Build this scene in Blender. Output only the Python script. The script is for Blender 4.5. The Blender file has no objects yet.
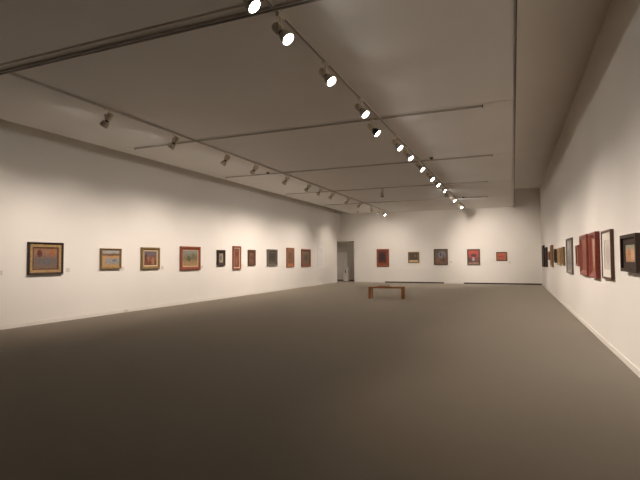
import bpy, bmesh, math, random
from mathutils import Vector, Matrix

S = bpy.context.scene
COL = S.collection
PI = math.pi

# ------------------------------------------------------------------ camera
cd = bpy.data.cameras.new('camera')
cam = bpy.data.objects.new('camera', cd)
COL.objects.link(cam)
YAW, PIT, ROLL = 0.39215, 0.04006, -0.00516
Fv = Vector((-math.sin(YAW)*math.cos(PIT), math.cos(YAW)*math.cos(PIT), math.sin(PIT)))
R0 = Vector((math.cos(YAW), math.sin(YAW), 0)); U0 = R0.cross(Fv)
Rv = R0*math.cos(ROLL) + U0*math.sin(ROLL); Uv = Rv.cross(Fv)
m3 = Matrix((Rv, Uv, -Fv)).transposed()
cam.matrix_world = Matrix.Translation((0, 0, 1.5)) @ m3.to_4x4()
cd.sensor_width = 36.0
cd.lens = 466.75/640*36.0
cd.clip_end = 100
S.camera = cam

# ------------------------------------------------------------------ world, exposure
w = bpy.data.worlds.new('world'); S.world = w
w.use_nodes = True
w.node_tree.nodes['Background'].inputs[0].default_value = (0.9, 0.75, 0.6, 1)
w.node_tree.nodes['Background'].inputs[1].default_value = 0.0
S.view_settings.view_transform = 'Standard'
S.view_settings.look = 'None'
S.view_settings.gamma = 1.0
S.view_settings.use_curve_mapping = False
S.view_settings.exposure = 0.3
S.cycles.use_denoising = True
S.cycles.diffuse_bounces = 8

# the gallery's lamps (light inside every spotlight built below)
LAMP_COLOR = (1.0, 0.852, 0.735)
WATTS = 245.0
BACK_WATTS = 640.0
BACK_NEAR_WATTS = 260.0
SPOT_ANGLE = math.radians(86)
RIGHT_ANGLE = math.radians(83)
LENS_GLOW = 72.0

# ------------------------------------------------------------------ helpers
def srgb(r, g, b):
    f = lambda c: (c/255/12.92) if c/255 <= 0.04045 else ((c/255+0.055)/1.055)**2.4
    return (f(r), f(g), f(b), 1.0)

def mat(name, col, rough=0.6, metal=0.0, noise=None, bump=0.0, bscale=200.0, spec=0.5):
    """principled material; noise = (scale, second colour, detail) mixes in a procedural variation"""
    m = bpy.data.materials.new(name); m.use_nodes = True
    nt = m.node_tree; b = nt.nodes['Principled BSDF']
    b.inputs['Base Color'].default_value = col
    b.inputs['Roughness'].default_value = rough
    b.inputs['Metallic'].default_value = metal
    b.inputs['Specular IOR Level'].default_value = spec
    tc = nt.nodes.new('ShaderNodeTexCoord')
    if noise:
        n = nt.nodes.new('ShaderNodeTexNoise')
        n.inputs['Scale'].default_value = noise[0]
        n.inputs['Detail'].default_value = noise[2] if len(noise) > 2 else 4
        nt.links.new(tc.outputs['Object'], n.inputs['Vector'])
        mp = nt.nodes.new('ShaderNodeMapRange')
        mp.inputs['From Min'].default_value = 0.35; mp.inputs['From Max'].default_value = 0.65
        nt.links.new(n.outputs['Fac'], mp.inputs['Value'])
        mx = nt.nodes.new('ShaderNodeMix'); mx.data_type = 'RGBA'
        mx.inputs[6].default_value = col; mx.inputs[7].default_value = noise[1]
        nt.links.new(mp.outputs['Result'], mx.inputs[0])
        nt.links.new(mx.outputs[2], b.inputs['Base Color'])
    if bump:
        n2 = nt.nodes.new('ShaderNodeTexNoise'); n2.inputs['Scale'].default_value = bscale
        nt.links.new(tc.outputs['Object'], n2.inputs['Vector'])
        bp = nt.nodes.new('ShaderNodeBump'); bp.inputs['Strength'].default_value = bump
        bp.inputs['Distance'].default_value = 0.01
        nt.links.new(n2.outputs['Fac'], bp.inputs['Height'])
        nt.links.new(bp.outputs['Normal'], b.inputs['Normal'])
    return m

def wood(name, c1, c2, rough=0.45, scale=(2.0, 30.0, 30.0)):
    m = bpy.data.materials.new(name); m.use_nodes = True
    nt = m.node_tree; b = nt.nodes['Principled BSDF']; b.inputs['Roughness'].default_value = rough
    tc = nt.nodes.new('ShaderNodeTexCoord'); mp = nt.nodes.new('ShaderNodeMapping')
    mp.inputs['Scale'].default_value = scale
    n = nt.nodes.new('ShaderNodeTexNoise'); n.inputs['Scale'].default_value = 1.0; n.inputs['Detail'].default_value = 6
    mx = nt.nodes.new('ShaderNodeMix'); mx.data_type = 'RGBA'
    mx.inputs[6].default_value = c1; mx.inputs[7].default_value = c2
    nt.links.new(tc.outputs['Object'], mp.inputs['Vector']); nt.links.new(mp.outputs[0], n.inputs['Vector'])
    nt.links.new(n.outputs['Fac'], mx.inputs[0]); nt.links.new(mx.outputs[2], b.inputs['Base Color'])
    return m

def glow(name, col, strength):
    m = bpy.data.materials.new(name); m.use_nodes = True
    b = m.node_tree.nodes['Principled BSDF']
    b.inputs['Base Color'].default_value = (0.9, 0.9, 0.9, 1)
    b.inputs['Emission Color'].default_value = col
    b.inputs['Emission Strength'].default_value = strength
    return m

def art(name, bands, blobs=(), wob=0.08, grain=0.35, nscale=5.0, rough=0.5):
    """painted surface: bands = [(height 0..1, colour)], blobs = [(u, v, ru, rv, colour)], all broken up by noise"""
    m = bpy.data.materials.new(name); m.use_nodes = True
    nt = m.node_tree; N = nt.nodes; L = nt.links
    b = N['Principled BSDF']; b.inputs['Roughness'].default_value = rough
    tc = N.new('ShaderNodeTexCoord')
    ns = N.new('ShaderNodeTexNoise'); ns.inputs['Scale'].default_value = nscale; ns.inputs['Detail'].default_value = 5
    L.new(tc.outputs['Generated'], ns.inputs['Vector'])
    sub = N.new('ShaderNodeVectorMath'); sub.operation = 'SUBTRACT'; sub.inputs[1].default_value = (.5, .5, .5)
    L.new(ns.outputs['Color'], sub.inputs[0])
    sc = N.new('ShaderNodeVectorMath'); sc.operation = 'SCALE'; sc.inputs['Scale'].default_value = wob*2.2
    L.new(sub.outputs[0], sc.inputs[0])
    ad = N.new('ShaderNodeVectorMath'); ad.operation = 'ADD'
    L.new(tc.outputs['Generated'], ad.inputs[0]); L.new(sc.outputs[0], ad.inputs[1])
    sp = N.new('ShaderNodeSeparateXYZ'); L.new(ad.outputs[0], sp.inputs[0])
    rp = N.new('ShaderNodeValToRGB'); e = rp.color_ramp.elements
    bands = sorted(bands)
    e[0].position, e[0].color = bands[0]
    e[1].position, e[1].color = bands[-1]
    for p, c in bands[1:-1]:
        q = e.new(p); q.color = c
    L.new(sp.outputs['Z'], rp.inputs[0])
    cur = rp.outputs['Color']
    for (u, v, ru, rv, c) in blobs:
        dx = N.new('ShaderNodeMath'); dx.operation = 'SUBTRACT'; dx.inputs[1].default_value = u; L.new(sp.outputs['X'], dx.inputs[0])
        dz = N.new('ShaderNodeMath'); dz.operation = 'SUBTRACT'; dz.inputs[1].default_value = v; L.new(sp.outputs['Z'], dz.inputs[0])
        ax = N.new('ShaderNodeMath'); ax.operation = 'DIVIDE'; ax.inputs[1].default_value = ru; L.new(dx.outputs[0], ax.inputs[0])
        az = N.new('ShaderNodeMath'); az.operation = 'DIVIDE'; az.inputs[1].default_value = rv; L.new(dz.outputs[0], az.inputs[0])
        px = N.new('ShaderNodeMath'); px.operation = 'MULTIPLY'; L.new(ax.outputs[0], px.inputs[0]); L.new(ax.outputs[0], px.inputs[1])
        pz = N.new('ShaderNodeMath'); pz.operation = 'MULTIPLY'; L.new(az.outputs[0], pz.inputs[0]); L.new(az.outputs[0], pz.inputs[1])
        s = N.new('ShaderNodeMath'); s.operation = 'ADD'; L.new(px.outputs[0], s.inputs[0]); L.new(pz.outputs[0], s.inputs[1])
        r = N.new('ShaderNodeMapRange'); r.inputs['From Min'].default_value = 0.5; r.inputs['From Max'].default_value = 1.2
        r.inputs['To Min'].default_value = 1.0; r.inputs['To Max'].default_value = 0.0
        L.new(s.outputs[0], r.inputs['Value'])
        mx = N.new('ShaderNodeMix'); mx.data_type = 'RGBA'; mx.inputs[7].default_value = c
        L.new(r.outputs['Result'], mx.inputs[0]); L.new(cur, mx.inputs[6]); cur = mx.outputs[2]
    n2 = N.new('ShaderNodeTexNoise'); n2.inputs['Scale'].default_value = 16; n2.inputs['Detail'].default_value = 6
    L.new(tc.outputs['Generated'], n2.inputs['Vector'])
    mr = N.new('ShaderNodeMapRange'); mr.inputs['From Min'].default_value = .3; mr.inputs['From Max'].default_value = .7
    mr.inputs['To Min'].default_value = 1-grain; mr.inputs['To Max'].default_value = 1+grain
    L.new(n2.outputs['Fac'], mr.inputs['Value'])
    ml = N.new('ShaderNodeVectorMath'); ml.operation = 'SCALE'
    L.new(cur, ml.inputs[0]); L.new(mr.outputs['Result'], ml.inputs['Scale'])
    L.new(ml.outputs[0], b.inputs['Base Color'])
    return m

def box(bm, x0, x1, y0, y1, z0, z1):
    vs = [bm.verts.new((x, y, z)) for x in (x0, x1) for y in (y0, y1) for z in (z0, z1)]
    for q in ((0, 1, 3, 2), (4, 6, 7, 5), (0, 4, 5, 1), (2, 3, 7, 6), (0, 2, 6, 4), (1, 5, 7, 3)):
        bm.faces.new([vs[i] for i in q])
    return vs

def ring_profile(bm, w, h, prof):
    """rectangular frame: prof = closed list of (inset from outer edge, y); x right, z up, centred"""
    loops = []
    for ins, y in prof:
        a, c = w/2-ins, h/2-ins
        loops.append([bm.verts.new((sx*a, y, sz*c)) for sx, sz in ((-1, -1), (1, -1), (1, 1), (-1, 1))])
    n = len(loops)
    for i in range(n):
        A, B = loops[i], loops[(i+1) % n]
        for k in range(4):
            bm.faces.new((A[k], A[(k+1) % 4], B[(k+1) % 4], B[k]))

def lathe(bm, prof, seg=24, axis='x'):
    """surface of revolution about +x; prof = [(x, r)]"""
    rows = []
    for x, r in prof:
        if r < 1e-6:
            rows.append([bm.verts.new((x, 0, 0))])
        else:
            rows.append([bm.verts.new((x, r*math.cos(2*PI*k/seg), r*math.sin(2*PI*k/seg))) for k in range(seg)])
    for A, B in zip(rows, rows[1:]):
        for k in range(seg):
            j = (k+1) % seg
            if len(A) == 1 and len(B) == 1: continue
            if len(A) == 1: bm.faces.new((A[0], B[k], B[j]))
            elif len(B) == 1: bm.faces.new((A[k], A[j], B[0]))
            else: bm.faces.new((A[k], A[j], B[j], B[k]))

def tube(bm, p, q, r, seg=12):
    p, q = Vector(p), Vector(q)
    d = (q-p); rot = Vector((0, 0, 1)).rotation_difference(d).to_matrix()
    A = []; B = []
    for k in range(seg):
        v = rot @ Vector((r*math.cos(2*PI*k/seg), r*math.sin(2*PI*k/seg), 0))
        A.append(bm.verts.new(p+v)); B.append(bm.verts.new(q+v))
    for k in range(seg):
        j = (k+1) % seg
        bm.faces.new((A[k], A[j], B[j], B[k]))
    bm.faces.new(A[::-1]); bm.faces.new(B)

def obj(name, bm, m, parent=None, smooth=False, bevel=0.0):
    bmesh.ops.recalc_face_normals(bm, faces=bm.faces)
    me = bpy.data.meshes.new(name); bm.to_mesh(me); bm.free()
    me.materials.append(m)
    if smooth:
        for p in me.polygons: p.use_smooth = True
        me.set_sharp_from_angle(angle=math.radians(40))
    o = bpy.data.objects.new(name, me); COL.objects.link(o)
    if parent: o.parent = parent
    if bevel:
        b = o.modifiers.new('bevel', 'BEVEL'); b.width = bevel; b.segments = 2; b.limit_method = 'ANGLE'
    return o

def tag(o, label, cat, group=None):
    o['label'] = label; o['category'] = cat
    if group: o['group'] = group
    return o

def thing(name, label, cat, loc=(0, 0, 0), rotz=0.0, group=None):
    o = bpy.data.objects.new(name, None); COL.objects.link(o)
    o.empty_display_size = 0.1
    o.location = loc; o.rotation_euler = (0, 0, rotz)
    return tag(o, label, cat, group)

def struct(name, bm, m, **k):
    o = obj(name, bm, m, **k); o['kind'] = 'structure'
    return o

def B(*boxes):
    bm = bmesh.new()
    for b in boxes: box(bm, *b)
    return bm

# ------------------------------------------------------------------ room dimensions
XL, XR, YB, YF = -10.26, 1.433, 28.35, -10.0
ZC, ZT = 4.36, 5.34          # main ceiling, raised strips along both long walls
EL, ER = -9.53, 0.085        # edges of the main ceiling
DX, DZ, YD = -9.375, 2.61, 30.3   # doorway in the back wall's left end, passage depth

M_wall = mat('white wall paint', srgb(240, 237, 232), 0.55, noise=(0.6, srgb(237, 234, 228), 3), bump=0.03, bscale=300)
M_ceil = mat('off white ceiling paint', srgb(240, 236, 229), 0.6, noise=(0.5, srgb(237, 232, 225), 3))
M_base = mat('white baseboard', srgb(232, 228, 221), 0.5)
M_carpet = mat('grey brown carpet', srgb(77, 64, 47), 1.0, noise=(140, srgb(62, 51, 37), 6), bump=0.5, bscale=420, spec=0.1)
pb = M_carpet.node_tree.nodes['Principled BSDF']
pb.inputs['Sheen Weight'].default_value = 1.0; pb.inputs['Sheen Roughness'].default_value = 0.4
pb.inputs['Sheen Tint'].default_value = (0.9, 0.85, 0.75, 1)
M_dark = mat('dark vent metal', srgb(52, 46, 40), 0.6)
M_edge = mat('dark ceiling edge metal', srgb(70, 60, 50), 0.6)
M_track = mat('painted track', srgb(200, 194, 186), 0.45)
M_slot = mat('track slot', srgb(140, 130, 118), 0.5)
M_slot_dark = mat('dark track slot', srgb(48, 44, 42), 0.4)

# floor, walls
struct('floor', B((XL-1.4, XR+0.3, YF-0.2, YD+0.2, -0.12, 0)), M_carpet)
YO = 27.6
struct('wall_left', B((XL-0.75, XL, YF, YO, 0, 4.33), (XL-0.75, XL, YO, YB, DZ, 4.33), (XL-1.3, XL-1.2, YO-0.6, YD, 0, 2.9), (XL-1.2, XL-0.75, YO-0.6, YO-0.5, 0, 2.9), (XL-0.75, XL-0.55, YF, YB, 4.33, ZT)), M_wall)
struct('wall_right', B((XR, XR+0.2, YF, YB+0.2, 0, ZT)), M_wall)
struct('wall_back', B((DX, XR, YB, YB+0.2, 0, ZT), (XL-0.75, DX, YB, YB+0.2, DZ, ZT)), M_wall)
struct('wall_front', B((XL-0.6, XR, YF-0.2, YF, 0, ZT)), M_wall)
# passage behind the doorway
struct('wall_passage', B((XL-1.2, DX+0.9, YD, YD+0.15, 0, 2.9), (DX+0.75, DX+0.9, YB+0.2, YD, 0, 2.9)), M_wall)
struct('ceiling_passage', B((XL-1.2, DX+0.9, YB+0.2, YD, 2.8, 2.9), (XL-1.2, XL-0.75, YO-0.5, YB+0.2, 2.8, 2.9)), M_ceil)
struct('trim_passage', B((XL-1.2, DX+0.75, YD-0.012, YD, 0, 0.045)), M_dark)

# main ceiling: plaster bays with a shadow joint beside every cross track
JO = [4.43+4.62*k for k in range(-3, 5)]
ys = [YF]
for j in JO: ys += [j-0.024, j+0.024] if abs(j-4.43) < 0.1 else [j-0.014, j+0.014]
ys.append(YB)
bays = [(EL, ER, ys[i], ys[i+1], ZC, ZC+0.12) for i in range(0, len(ys), 2)]
bays.append((EL, ER, YF, YB, ZC+0.12, ZC+0.16))
struct('ceiling', B(*bays), M_ceil)
struct('ceiling_strips', B((XL-0.6, EL+0.3, YF, YB, ZT, ZT+0.1), (ER-0.3, XR, YF, YB, ZT, ZT+0.1),
                           ), M_ceil)
struct('wall_upstand', B((EL, EL+0.05, YF, YB, ZC+0.16, ZT), (ER-0.05, ER, YF, YB, ZC+0.16, ZT)), M_ceil)
# dark metal angle along the ceiling edges (in lengths with small gaps)
bm = bmesh.new()
cuts = [YF] + [j+0.0 for j in (1.5, 6.45, 9.05, 13.67, 18.29, 22.9)] + [YB]
for a, b in zip(cuts, cuts[1:]):
    box(bm, ER, ER+0.012, a+0.02, b-0.02, ZC-0.045, ZC+0.16)
struct('trim_1', bm, M_edge)

# baseboards
struct('baseboard_left', B((XL, XL+0.012, YF, YO, 0, 0.085)), M_base)
struct('baseboard_right', B((XR-0.012, XR, YF, YB, 0, 0.085)), M_base)
bm = bmesh.new()
for x0, x1 in ((-7.37, -3.81), (-2.68, XR-0.014)):
    box(bm, x0, x1, YB-0.012, YB, 0.0, 0.075)
struct('baseboard_back', bm, M_dark)
struct('baseboard_back_white', B((DX, -7.372, YB-0.012, YB, 0, 0.075), (-3.808, -2.682, YB-0.012, YB, 0, 0.075)), M_base)

# ------------------------------------------------------------------ tracks
def track_x(name, y, x0, x1, label, dark=False):
    t = thing(name, label, 'track', (0, y, ZC), 0, 'ceiling tracks')
    hh = -0.036 if dark else -0.024
    obj('rail', B((x0, x1, -0.032, -0.020, hh, 0), (x0, x1, 0.020, 0.032, hh, 0), (x0, x1, -0.020, 0.020, -0.012, 0)), M_track, t)
    obj('slot', B((x0, x1, -0.0195, 0.0195, -0.020, -0.0125)), M_slot_dark if dark else M_slot, t)
    obj('end_cap', B((x0-0.012, x0, -0.034, 0.034, -0.042, 0)), M_track, t)
    obj('end_cap', B((x1, x1+0.012, -0.034, 0.034, -0.042, 0)), M_slot_dark, t)

def track_y(name, x, y0, y1, label):
    t = thing(name, label, 'track', (x, 0, ZC), 0, 'ceiling tracks')
    for a, b in zip(y0, y1):
        obj('rail', B((-0.02, -0.012, a, b, -0.032, 0), (0.012, 0.02, a, b, -0.032, 0), (-0.012, 0.012, a, b, -0.01, 0)), M_track, t)
        obj('slot', B((-0.0115, 0.0115, a, b, -0.018, -0.0105)), M_slot, t)

CY = [4.60, 9.16, 13.72, 18.36, 22.95]
names = ['wide dark-slotted track crossing the ceiling nearest the camera',
         'cross track on the ceiling that carries one extra spotlight, second from the camera',
         'cross track on the ceiling just beyond the black-collared spotlight, third from the camera',
         'cross track on the ceiling with an unlit spotlight hanging in mid room',
         'cross track on the ceiling closest to the back wall']
XT1, XT2 = -7.0, -2.45
for y, n, (x0, x1) in zip(CY, names, ((-9.55, 0.0), (-8.9, -0.48), (-9.2, -0.49), (-9.2, -0.85), (-9.2, -1.06))):
    track_x('ceiling_track', y, x0, x1, n, y < 5)
ends = [YF+0.2] + CY + [27.2]
def spans(first):
    a = [e+0.045 for e in ends[:-1]]; b = [e-0.045 for e in ends[1:]]
    return a[first:], b[first:]
a, b = spans(1); track_y('ceiling_track', XT1, a, b, 'long thin ceiling track along the left wall holding a row of spotlights')
a, b = spans(0); track_y('ceiling_track', XT2, a, b, 'long thin ceiling track of glowing spotlights running down the room to its back wall')

# ------------------------------------------------------------------ spotlights
M_body = mat('lamp body enamel', srgb(226, 214, 194), 0.45)
M_neck = mat('lamp neck', srgb(104, 92, 80), 0.4, metal=0.3)
M_fin = mat('lamp heat sink', srgb(206, 199, 188), 0.35, metal=0.1)
M_cup = mat('lamp pale reflector', srgb(222, 210, 192), 0.35)
M_black = mat('lamp black collar', srgb(30, 28, 26), 0.45)
M_lens = glow('lamp lens', (1.0, 0.95, 0.88, 1), LENS_GLOW)
M_off = mat('unlit lamp lens', srgb(150, 146, 140), 0.15)

TILT = math.radians(47)
TILTS = {'silver': TILT, 'black': TILT, 'unlit': math.radians(75), 'far': math.radians(23), 'mid': math.radians(36), 'right': math.radians(48)}
PIV = -0.215                         # pivot below the ceiling
def rotm(tilt): return Matrix.Translation((0, 0, PIV)) @ Matrix.Rotation(tilt, 4, 'Y')
def head(name, prof, m, par, tilt):
    bm = bmesh.new(); lathe(bm, prof); bm.transform(rotm(tilt))
    return obj(name, bm, m, par, smooth=True)

LC = bpy.data.lights.new('spot_beam', 'SPOT')
LC.energy = WATTS; LC.color = LAMP_COLOR; LC.spot_size = SPOT_ANGLE; LC.spot_blend = 1.0; LC.shadow_soft_size = 0.05
LB = LC.copy(); LB.energy = BACK_WATTS; LB.spot_size = math.radians(66)
LN = LC.copy(); LN.energy = BACK_NEAR_WATTS
LR = LC.copy(); LR.spot_size = RIGHT_ANGLE
LD = LR.copy(); LD.energy = WATTS*0.5

def make_lamp(collar, lens_m, tl):
    t = thing('track_spotlight', 'spotlight', 'spotlight', (0, 0, ZC))
    obj('track_adapter', B((-0.018, 0.018, -0.07, 0.07, -0.058, -0.03)), M_body, t, bevel=0.004)
    bm = bmesh.new(); tube(bm, (0, 0, -0.055), (0, 0, -0.13), 0.011); obj('stem', bm, M_body, t, smooth=True)
    bm = bmesh.new()
    box(bm, -0.014, 0.014, -0.072, 0.072, -0.142, -0.130)
    for s in (-1, 1): box(bm, -0.014, 0.014, s*0.066-0.006, s*0.066+0.006, PIV-0.015, -0.130)
    obj('yoke', bm, M_body, t, bevel=0.003)
    head('housing', [(-0.135, 0), (-0.133, 0.03), (-0.12, 0.048), (-0.10, 0.058), (-0.02, 0.059), (0.0, 0.052), (0.015, 0.036), (0.0151, 0)], M_body, t, tl)
    head('neck', [(0.0, 0), (0.0, 0.034), (0.06, 0.034), (0.06, 0)], M_neck, t, tl)
    prof = [(0.05, 0), (0.05, 0.046)]
    for k in range(5):                                     # cooling fins widening to the rim
        x = 0.052+0.017*k; r = 0.060+0.0035*k
        prof += [(x, r-0.010), (x, r), (x+0.009, r+0.003), (x+0.009, r-0.008)]
    prof += [(0.138, 0.074), (0.150, 0.080), (0.158, 0.079), (0.158, 0.070), (0.150, 0.068), (0.150, 0)]
    head('reflector', prof, collar, t, tl)
    head('lens', [(0.1505, 0.0685), (0.156, 0.062), (0.160, 0.035), (0.161, 0)], lens_m, t, tl)
    return t

def light_for(root, data, tl):
    l = bpy.data.objects.new('beam', data); COL.objects.link(l); l.parent = root
    d = rotm(tl).to_3x3() @ Vector((1, 0, 0))
    l.location = (rotm(tl) @ Vector((0.185, 0, 0)))
    l.rotation_euler = d.to_track_quat('-Z', 'Y').to_euler()
    return l

PROTO = {}
def lamp(x, y, az, label, kind='silver', data=None, group='track spotlights'):
    if kind not in PROTO:
        PROTO[kind] = make_lamp(M_black if kind == 'black' else M_cup if kind in ('silver', 'mid') else M_fin, M_off if kind == 'unlit' else M_lens, TILTS[kind])
        r = PROTO[kind]
    else:
        src = PROTO[kind]; r = src.copy(); COL.objects.link(r)
        for ch in list(src.children):
            if ch.type == 'LIGHT': continue
            c = ch.copy(); COL.objects.link(c); c.parent = r
    r.location = (x, y, ZC); r.rotation_euler = (0, 0, math.radians(az))
    tag(r, label, 'spotlight', group)
    if kind != 'unlit': light_for(r, data or LC, TILTS[kind])
    return r

ORD = ['first', 'second', 'third', 'fourth', 'fifth', 'sixth', 'seventh', 'eighth', 'ninth', 'tenth', 'eleventh', 'twelfth', 'thirteenth', 'fourteenth', 'fifteenth']
# right-hand track: lamps wash the right wall, the far ones the back wall
RY = [3.93, 4.72, 6.13, 7.80, 10.53, 11.72, 13.36, 15.16, 16.46, 18.01, 19.51, 21.28, 22.92, 24.32]
RA = [10, -6, -14, -14, -14, -12, -12, -10, -10, 0, 104, -4, 76, -8]
n = 0
for i, (y, a_) in enumerate(zip(RY, RA)):
    lab = ('large glowing spotlight cut by the top edge, nearest on the long lit track' if i == 0 else
           'glowing spotlight at the far end of the long lit track' if i == len(RY)-1 else
           'glowing silver spotlight, %s from the near end of the long lit track' % ORD[i])
    lamp(XT2, y+(0.04 if a_ < 45 else 0), a_, lab, 'far' if a_ > 45 else 'right', data=LB if a_ > 45 else LD if i < 2 else LR)
lamp(-2.60, 9.13, 0, 'spotlight with black collar hanging from a cross track beside the lit row', 'black', data=LR)
# left-hand track: lamps wash the left wall, the last ones the back wall
LY = [6.51, 8.38, 10.43, 11.92, 14.0, 15.8, 16.95, 18.26, 20.28, 22.08, 24.17, 25.77, 26.64]
LA = [180, 180, 180, 180, 180, 180, 180, 180, 180, 180, 98, 180, 0]
for i, (y, a_) in enumerate(zip(LY, LA)):
    lab = ('largest grey spotlight of the row washing the left wall, with its back to the room' if i == 0 else
           'spotlight with a bright lens turned to the room, ending the left wall row' if i == len(LY)-1 else
           'grey spotlight facing the left wall, %s from the near end of its row' % ORD[i] if a_ == 180 else
           'grey spotlight turned to the back wall, %s from the near end of the left row' % ORD[i])
    lamp(XT1, y, a_, lab, 'mid' if a_ == 98 else 'silver', data=LN if a_ == 98 else LD if a_ == 0 else LC)
o = lamp(-4.86, 18.36, -70, 'unlit grey spotlight hanging alone in mid ceiling between the two rows', 'unlit')

# small ceiling sensors
M_det = mat('sensor plastic', srgb(40, 36, 32), 0.5)
for x, y, l in ((-2.1, 13.43, 'small dark ceiling sensor right of the lit spotlight row, mid room'),
                (-2.1, 22.74, 'small dark ceiling sensor above the far end of the lit spotlight row'),
                (-8.7, 27.06, 'small dark ceiling sensor in the far left corner of the ceiling'),
                (-7.45, 13.53, 'small dark ceiling sensor beside the left row of spotlights')):
    bm = bmesh.new()
    lathe(bm, [(0, 0), (0, 0.055), (0.015, 0.055), (0.02, 0.035), (0.05, 0.028), (0.055, 0.0)])
    bm.transform(Matrix.Translation((x, y, ZC)) @ Matrix.Rotation(PI/2, 4, 'Y'))
    tag(obj('ceiling_sensor', bm, M_det, smooth=True), l, 'sensor', 'small ceiling sensors')

# ------------------------------------------------------------------ paintings
def c(r, g, b, k=0.90):
    m = 0.3*r+0.59*g+0.11*b
    return srgb(*[m+(v-m)*k+4 for v in (r, g, b)])
M_blackbrown = wood('black brown frame wood', srgb(42, 28, 21), srgb(58, 40, 29), 0.65)
M_darkbrown = wood('dark brown frame wood', c(78, 48, 32), c(104, 66, 42))
M_red = wood('red brown frame wood', c(124, 58, 36), c(146, 74, 46))
M_rust = wood('rust frame wood', c(142, 82, 52), c(160, 98, 64))
M_gold = mat('gold leaf', c(184, 154, 106), 0.4, metal=0.15, noise=(30, c(150, 114, 62), 4))
M_oldgold = mat('old gold leaf', c(146, 116, 72), 0.45, metal=0.15, noise=(30, c(112, 88, 52), 4))
M_cream = mat('cream mount', c(216, 200, 172), 0.7)
M_pale = mat('pale gold slip', c(214, 190, 146), 0.5)
M_silver = mat('silver grey frame', c(128, 120, 108), 0.4, metal=0.2, noise=(25, c(98, 92, 84), 4))
M_olive = mat('olive brown frame', c(98, 80, 54), 0.5, noise=(25, c(76, 60, 40), 4))
M_tan = wood('tan wood', c(158, 118, 74), c(128, 92, 56))
M_maroon = mat('maroon frame', srgb(134, 46, 30), 0.35, noise=(20, srgb(110, 36, 24), 4))
M_white = mat('white mount', c(226, 220, 210), 0.7)

def painting(name, label, cat, wall, pos, z, w, h, d, border, frame_m, art_m, liner=None, slip=None, group=None, flat=False, recess=0.35, lab_z=None):
    """wall: 'left' | 'back' | 'right'; pos along the wall; liner = (width, material), slip = (width, material)"""
    loc, rz = {'left': ((XL, pos, z), PI/2), 'back': ((pos, YB, z), 0.0), 'right': ((XR, pos, z), -PI/2)}[wall]
    t = thing(name, label, cat, loc, rz, group)
    bm = bmesh.new(); y = -d
    rec = -d*(1-recess)
    if flat:
        ring_profile(bm, w, h, [(0, -0.003), (0, y), (border, y), (border, -0.003)])
    else:
        ring_profile(bm, w, h, [(0, -0.003), (0, y*0.86), (border*0.12, y), (border*0.38, y), (border*0.62, y*0.90), (border*0.9, rec*1.06), (border, rec), (border, -0.003)])
    obj('frame', bm, frame_m, t)
    ins = border
    yy = rec
    for spec, nm in ((liner, 'liner'), (slip, 'slip')):
        if spec:
            bm = bmesh.new(); wd = spec[0]
            ring_profile(bm, w-2*ins+0.002, h-2*ins+0.002, [(0, -0.004), (0, yy+0.003), (wd, yy+0.008), (wd, -0.004)])
            obj(nm, bm, spec[1], t)
            ins += wd-0.001; yy += 0.006
    a, b_ = w/2-ins+0.002, h/2-ins+0.002
    bm = B((-a, a, yy+0.010, -0.004, -b_, b_))
    obj('canvas', bm, art_m, t)
    return t

GL = 'paintings on the left wall'
zc = 1.54
# left wall, from the near end
painting('framed_painting', 'largest painting on the left wall, dark outer frame, wide gold liner, dusky mauve picture', 'painting', 'left', 7.74, 1.54, 0.895, 0.76, 0.07, 0.05, M_blackbrown,
    art('dusky mauve picture', [(0, c(122, 92, 70)), (.12, c(112, 94, 84)), (.42, c(104, 92, 88)), (.6, c(124, 92, 78)), (.8, c(150, 104, 78)), (1, c(140, 98, 70))],
        [(.24, .74, .12, .2, c(92, 42, 34)), (.8, .78, .14, .2, c(156, 92, 52)), (.5, .35, .3, .16, c(98, 94, 96))]),
    liner=(0.062, M_gold), slip=(0.032, M_darkbrown), group=GL)
painting('framed_painting', 'gold framed landscape of dark hills over blue water', 'painting', 'left', 9.67, 1.53, 0.70, 0.56, 0.075, 0.05, M_oldgold,
    art('lake landscape', [(0, c(176, 134, 78)), (.16, c(170, 138, 92)), (.22, c(140, 138, 134)), (.5, c(142, 142, 144)), (.58, c(186, 138, 84)), (.66, c(180, 128, 74)), (.7, c(104, 78, 54)), (.78, c(110, 86, 64)), (.83, c(156, 150, 142)), (1, c(166, 162, 158))],
        [(.68, .40, .14, .07, c(110, 104, 98)), (.0, .4, .22, .3, c(176, 140, 92)), (.3, .72, .2, .05, c(92, 66, 44))], wob=.09), group=GL)
painting('framed_painting', 'olive gold framed picture of a reddish hillside under violet sky, pale inner slip', 'painting', 'left', 11.19, 1.54, 0.77, 0.66, 0.07, 0.085, M_oldgold,
    art('red hillside', [(0, c(104, 58, 42)), (.3, c(122, 68, 46)), (.5, c(140, 84, 62)), (.62, c(104, 80, 78)), (.8, c(110, 96, 104)), (1, c(92, 80, 92))],
        [(.7, .3, .12, .3, c(160, 110, 84)), (.35, .45, .08, .25, c(150, 98, 74)), (.15, .6, .1, .3, c(80, 52, 48))], wob=.14), slip=(0.035, M_pale), group=GL)
painting('framed_painting', 'wide red-brown framed picture of a grey-green meadow', 'painting', 'left', 13.10, 1.54, 1.06, 0.80, 0.07, 0.115, M_red,
    art('meadow', [(0, c(158, 122, 82)), (.25, c(150, 124, 84)), (.5, c(112, 102, 72)), (.75, c(122, 122, 106)), (1, c(138, 138, 130))],
        [(.4, .45, .14, .22, c(92, 84, 58)), (.7, .6, .12, .2, c(110, 96, 66)), (.2, .65, .1, .2, c(120, 120, 100))], wob=.14), slip=(0.022, M_pale), group=GL)
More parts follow.
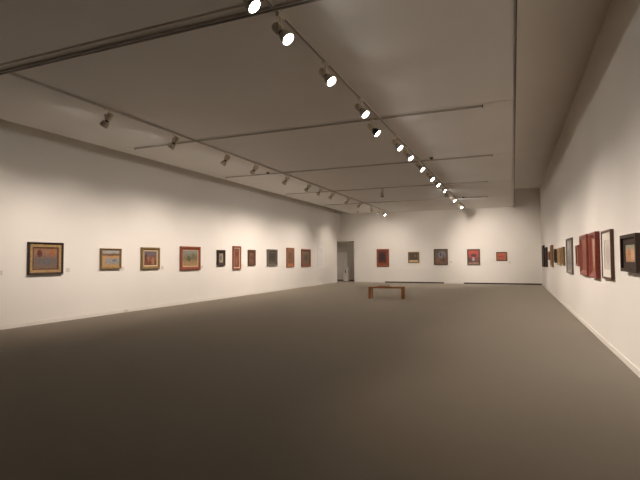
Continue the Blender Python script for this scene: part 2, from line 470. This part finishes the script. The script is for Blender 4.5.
painting('framed_print', 'small black framed print with a narrow pale grey centre', 'print', 'left', 14.91, 1.55, 0.50, 0.60, 0.075, 0.10, M_blackbrown,
    art('grey print', [(0, c(150, 140, 126)), (.5, c(122, 114, 104)), (1, c(154, 146, 134))], [(.5, .5, .25, .3, c(104, 96, 88))], grain=.5),
    liner=(0.035, M_blackbrown), slip=(0.012, M_pale), group=GL)
painting('framed_print', 'tall narrow red-brown panel with a cream line, between two small dark frames', 'print', 'left', 16.01, 1.55, 0.57, 0.94, 0.065, 0.07, M_red,
    art('terracotta panel', [(0, c(132, 70, 48)), (.4, c(122, 64, 46)), (.7, c(136, 76, 54)), (1, c(118, 60, 42))], [(.5, .7, .25, .12, c(104, 52, 38)), (.45, .35, .2, .2, c(146, 88, 64))]),
    slip=(0.022, M_cream), group=GL)
painting('framed_print', 'small dark brown framed picture with a lighter brown centre', 'print', 'left', 17.16, 1.56, 0.57, 0.66, 0.07, 0.11, M_darkbrown,
    art('brown figure', [(0, c(124, 84, 60)), (.5, c(108, 72, 52)), (1, c(118, 82, 60))], [(.5, .5, .18, .32, c(78, 46, 32))]),
    slip=(0.025, M_darkbrown), group=GL)
painting('framed_print', 'charcoal grey picture in a silver-lined dark frame', 'print', 'left', 18.98, 1.56, 0.95, 0.76, 0.07, 0.075, M_silver,
    art('charcoal picture', [(0, c(92, 80, 66)), (.3, c(66, 58, 48)), (.7, c(58, 52, 46)), (1, c(76, 68, 58))], [(.5, .55, .2, .25, c(46, 40, 36))], grain=.4),
    liner=(0.03, M_blackbrown), slip=(0.022, M_silver), group=GL)
painting('framed_print', 'narrow all-brown panel in an orange-brown frame', 'print', 'left', 20.88, 1.57, 0.82, 0.96, 0.06, 0.06, M_rust,
    art('brown panel', [(0, c(168, 100, 58)), (.12, c(160, 98, 60)), (.2, c(116, 76, 50)), (.6, c(124, 84, 56)), (1, c(138, 92, 60))], [(.5, .6, .3, .25, c(106, 72, 50))]), group=GL)
painting('framed_print', 'grey-brown picture in a red-brown frame, last before the white text sheet', 'print', 'left', 22.78, 1.55, 1.16, 0.93, 0.06, 0.10, M_red,
    art('grey brown picture', [(0, c(120, 88, 64)), (.4, c(104, 84, 66)), (.8, c(112, 94, 74)), (1, c(128, 108, 84))], [(.5, .5, .25, .3, c(86, 68, 54))]),
    slip=(0.03, M_olive), group=GL)
# back wall
GB = 'paintings on the back wall'
painting('framed_painting', 'tall orange-red framed dark picture beside the doorway, leftmost on the back wall', 'painting', 'back', -7.49, 1.53, 0.78, 1.10, 0.06, 0.10, M_red,
    art('dark red picture', [(0, c(146, 66, 38)), (.14, c(140, 60, 36)), (.22, c(74, 36, 30)), (.6, c(62, 34, 32)), (.85, c(88, 40, 34)), (1, c(120, 52, 36))], [(.45, .6, .22, .3, c(50, 34, 34)), (.95, .5, .1, .5, c(138, 58, 36))]), group=GB)
painting('framed_painting', 'small light-gold framed dark picture with a cream strip along its bottom', 'painting', 'back', -5.58, 1.545, 0.67, 0.67, 0.06, 0.075, M_oldgold,
    art('dark strip picture', [(0, c(208, 178, 134)), (.17, c(206, 174, 130)), (.24, c(72, 60, 46)), (.6, c(82, 68, 52)), (1, c(70, 58, 44))], [(.7, .7, .15, .2, c(108, 92, 70))], wob=.02), group=GB)
painting('framed_painting', 'grey-violet and brown picture in an olive frame, middle of the back wall', 'painting', 'back', -3.97, 1.565, 0.81, 0.95, 0.06, 0.065, M_olive,
    art('violet grey picture', [(0, c(122, 90, 66)), (.35, c(110, 80, 62)), (.6, c(106, 92, 84)), (1, c(96, 84, 66))], [(.58, .66, .34, .27, c(128, 122, 132)), (.5, .7, .08, .14, c(78, 68, 70)), (.72, .58, .07, .1, c(84, 76, 80)), (.25, .3, .15, .2, c(136, 92, 70)), (.75, .3, .15, .2, c(96, 66, 58))]), group=GB)
painting('framed_painting', 'bright red picture with dark lower half in a dark olive frame', 'painting', 'back', -2.12, 1.55, 0.71, 0.92, 0.06, 0.08, M_olive,
    art('red and dark picture', [(0, c(186, 150, 130)), (.06, c(176, 120, 104)), (.12, c(84, 52, 56)), (.42, c(92, 54, 56)), (.5, c(178, 56, 48)), (1, c(196, 64, 54))],
        [(.5, .62, .3, .14, c(84, 40, 38)), (.48, .35, .16, .17, c(168, 140, 140)), (.85, .35, .1, .2, c(150, 60, 52))], wob=.06), group=GB)
painting('framed_painting', 'small orange-red picture in a thin olive frame, rightmost on the back wall', 'painting', 'back', -0.61, 1.575, 0.57, 0.50, 0.05, 0.05, M_olive,
    art('orange red picture', [(0, c(176, 92, 60)), (.5, c(188, 84, 58)), (1, c(186, 92, 62))], [(.3, .45, .08, .1, c(136, 44, 36)), (.52, .5, .09, .12, c(140, 46, 38)), (.7, .4, .07, .08, c(146, 56, 42))], wob=.12), group=GB)
# right wall, from the far end
GR = 'paintings on the right wall'
painting('framed_painting', 'dark purple-brown picture nearest the back corner on the right wall', 'painting', 'right', 25.95, 1.57, 1.30, 1.07, 0.075, 0.09, M_blackbrown,
    art('dark purple picture', [(0, c(70, 48, 42)), (1, c(84, 60, 54))]), group=GR)
painting('framed_painting', 'dark brown picture second from the back corner on the right wall', 'painting', 'right', 23.69, 1.52, 1.00, 0.90, 0.08, 0.08, M_blackbrown,
    art('dark brown picture', [(0, c(88, 58, 42)), (1, c(74, 50, 40))]), group=GR)
painting('framed_painting', 'small squat orange-brown picture low and short among the far right wall frames', 'painting', 'right', 21.84, 1.573, 0.62, 0.36, 0.06, 0.06, M_rust,
    art('orange brown picture', [(0, c(166, 100, 60)), (1, c(150, 92, 58))]), group=GR)
painting('framed_painting', 'tall tan-brown frame between the squat orange picture and a dark red one', 'painting', 'right', 20.38, 1.56, 0.80, 0.85, 0.075, 0.09, M_tan,
    art('tan picture', [(0, c(130, 92, 62)), (1, c(118, 84, 60))]), group=GR)
painting('framed_painting', 'small dark red-black frame between tan ones on the right wall', 'painting', 'right', 18.73, 1.56, 0.56, 0.49, 0.065, 0.07, M_blackbrown,
    art('dark red small picture', [(0, c(96, 44, 30)), (1, c(80, 38, 28))]), group=GR)
painting('framed_painting', 'golden tan frame just nearer than the small dark red one', 'painting', 'right', 17.20, 1.53, 0.82, 0.56, 0.07, 0.08, M_gold,
    art('golden picture', [(0, c(170, 128, 76)), (1, c(160, 122, 78))]), group=GR)
painting('framed_painting', 'golden brown frame just beyond the tall grey picture', 'painting', 'right', 15.94, 1.538, 0.56, 0.56, 0.06, 0.07, M_oldgold,
    art('golden brown picture', [(0, c(150, 112, 66)), (1, c(164, 126, 80))]), group=GR)
painting('framed_print', 'tall pale grey picture in a thin dark frame on the right wall', 'print', 'right', 14.29, 1.54, 1.36, 0.95, 0.045, 0.035, M_silver,
    art('pale grey print', [(0, c(150, 142, 134)), (.3, c(122, 114, 108)), (.6, c(140, 134, 128)), (1, c(118, 112, 106))], [(.3, .8, .2, .15, c(170, 162, 154))]), group=GR)
painting('framed_print', 'small plain red-brown frame just beyond the two big red frames', 'print', 'right', 12.54, 1.543, 0.50, 0.49, 0.045, 0.05, M_red,
    art('red brown print', [(0, c(128, 72, 52)), (1, c(138, 82, 60))]), group=GR)
painting('framed_painting', 'farther of two big dark red frames side by side', 'painting', 'right', 11.34, 1.545, 1.06, 0.86, 0.065, 0.09, M_maroon,
    art('brick red picture', [(0, c(140, 66, 44)), (.5, c(122, 52, 36)), (1, c(150, 84, 60))]), slip=(0.02, M_rust), group=GR)
painting('framed_painting', 'nearer of two big dark red frames side by side, with a pale streaked picture', 'painting', 'right', 9.98, 1.54, 0.78, 0.85, 0.08, 0.10, M_maroon,
    art('streaked brick picture', [(0, c(150, 92, 66)), (.5, c(138, 70, 48)), (1, c(176, 128, 104))], [(.35, .6, .15, .5, c(186, 150, 128))]), slip=(0.02, M_rust), group=GR)
painting('framed_print', 'picture with a wide white mount in a thin dark brown frame on the right wall', 'print', 'right', 8.75, 1.54, 0.82, 0.79, 0.05, 0.035, M_darkbrown,
    art('pale drawing', [(0, c(206, 198, 186)), (.5, c(198, 188, 176)), (1, c(210, 202, 192))], [(.5, .5, .3, .35, c(188, 178, 166))], grain=.06), liner=(0.12, M_white), group=GR, flat=True, recess=.2)
painting('box_framed_picture', 'deep black box frame with an orange and green picture, nearest on the right wall', 'picture', 'right', 7.02, 1.55, 0.88, 0.48, 0.085, 0.045, M_blackbrown,
    art('orange green picture', [(0, c(168, 122, 84)), (.4, c(186, 136, 96)), (.65, c(186, 150, 110)), (.85, c(150, 150, 122)), (1, c(142, 146, 124))], [(.62, .4, .2, .35, c(208, 166, 124)), (.35, .5, .15, .25, c(186, 112, 66))]), liner=(0.085, M_blackbrown), group=GR, flat=True, recess=.3)

# ------------------------------------------------------------------ wall cards and the text sheet
M_card = mat('label card', c(214, 206, 196), 0.6)
M_ink = mat('label printing', c(150, 142, 134), 0.7)
def card(wall, pos, z, w, h, label, name='wall_label', cat='label', lines=4, d=0.006, group='wall labels'):
    loc, rz = {'left': ((XL, pos, z), PI/2), 'back': ((pos, YB, z), 0.0)}[wall]
    t = thing(name, label, cat, loc, rz, group)
    obj('card', B((-w/2, w/2, -d, -0.001, -h/2, h/2)), M_card if name == 'wall_label' else M_sheet, t)
    return t
M_sheet = mat('white text sheet', c(238, 238, 238), 0.5)
for y, z, l in ((6.70, 1.23, 'small white label at the left edge of the photo, near the largest painting'),
                (8.36, 1.25, 'small white label right of the largest painting on the left wall'),
                (10.13, 1.25, 'small white label right of the gold framed lake landscape'),
                (11.75, 1.24, 'small white label right of the reddish hillside picture'),
                (13.78, 1.23, 'small white label right of the red-brown framed meadow picture'),
                (16.48, 1.25, 'small white label just right of the tall narrow red-brown panel')):
    card('left', y, z, 0.10, 0.10, l)
card('back', -3.39, 1.27, 0.13, 0.10, 'small white label right of the grey-violet picture on the back wall')
card('back', -0.19, 1.24, 0.13, 0.10, 'small white label right of the small orange-red picture on the back wall')
t = card('left', 24.89, 1.585, 0.95, 1.25, 'large white text sheet on the left wall near the doorway', 'wall_text_panel', 'text panel', group=None, d=0.012)
if 'group' in t: del t['group']
bm = bmesh.new(); random.seed(4)
for k in range(19):
    zz = 0.50-k*0.055
    box(bm, -0.38, 0.36-random.random()*0.12, -0.0128, -0.0115, zz-0.008, zz+0.008)
obj('text_lines', bm, mat('pale text grey', c(206, 202, 198), 0.7), t)

bm = B((0, 0.016, -0.06, 0.06, -0.04, 0.04))
o = obj('wall_outlet', bm, M_card, bevel=0.004); o.location = (XL+0.012, 10.26, 0.045)
tag(o, 'small pale outlet plate low on the left wall baseboard', 'outlet')

# ------------------------------------------------------------------ bench with booklet
M_bench = wood('bench wood', srgb(204, 142, 94), srgb(178, 118, 74), 0.25, scale=(1.5, 18, 18))
t = thing('bench', 'low orange-brown wooden bench on the carpet before the back wall', 'bench', (-4.41, 17.2, 0), math.radians(7))
BW, BD, BH, TH = 1.32, 0.46, 0.45, 0.065
obj('seat', B((-BW/2, BW/2, -BD/2, BD/2, BH-TH, BH)), M_bench, t, bevel=0.004)
for s in (-1, 1):
    x0 = s*(BW/2-0.105)
    obj('leg', B((min(x0, s*BW/2)+0.0, max(x0, s*BW/2), -BD/2, BD/2, 0, BH-TH)), M_bench, t, bevel=0.004)
M_book = mat('booklet cover', c(196, 146, 120), 0.4, noise=(12, c(170, 122, 98), 4))
M_page = mat('booklet pages', c(214, 200, 180), 0.7)
t = thing('booklet', 'reddish-brown booklet lying on the left half of the wooden bench', 'booklet', (-4.50, 17.17, BH), math.radians(9))
obj('cover', B((-0.23, 0.23, -0.16, 0.16, 0, 0.004), (-0.23, 0.23, -0.16, 0.16, 0.041, 0.045), (-0.23, -0.226, -0.16, 0.16, 0.004, 0.041)), M_book, t)
obj('pages', B((-0.225, 0.222, -0.155, 0.155, 0.0042, 0.0408)), M_page, t)

# ------------------------------------------------------------------ passage: white bin and small fixture
M_bin = mat('white bin enamel', c(214, 208, 198), 0.4)
t = thing('waste_bin', 'white square bin with dark slots standing inside the doorway', 'bin', (-10.09, 28.85, 0))
obj('body', B((-0.15, 0.15, -0.15, 0.15, 0.03, 0.80)), M_bin, t, bevel=0.012)
obj('lid', B((-0.155, 0.155, -0.155, 0.155, 0.80, 0.86)), M_bin, t, bevel=0.01)
obj('foot', B((-0.14, 0.14, -0.14, 0.14, 0, 0.03)), M_dark, t)
obj('slot', B((-0.03, 0.03, -0.153, -0.148, 0.56, 0.76)), M_black, t)
obj('slot', B((0.148, 0.153, -0.04, 0.04, 0.56, 0.76)), M_black, t)
t = thing('passage_light', 'small dark twin light under the ceiling of the doorway passage', 'light', (-9.75, 29.0, 2.8))
obj('bracket', B((-0.16, 0.16, -0.03, 0.03, -0.08, 0)), M_dark, t, bevel=0.005)
for s in (-1, 1):
    bm = bmesh.new()
    lathe(bm, [(0, 0), (0, 0.04), (0.02, 0.055), (0.16, 0.06), (0.16, 0.05), (0.14, 0.0)])
    bm.transform(Matrix.Translation((s*0.09, 0, -0.07)) @ Matrix.Rotation(PI/2, 4, 'Y'))
    obj('lamp_can', bm, M_black, t, smooth=True)
pl = bpy.data.lights.new('passage_fill', 'POINT'); pl.energy = 2.4; pl.color = LAMP_COLOR; pl.shadow_soft_size = 0.06  # added fill light brightening the passage, no fixture of its own
po = bpy.data.objects.new('passage_fill', pl); COL.objects.link(po); po.parent = t; po.location = (0.75, 0.4, -0.45)
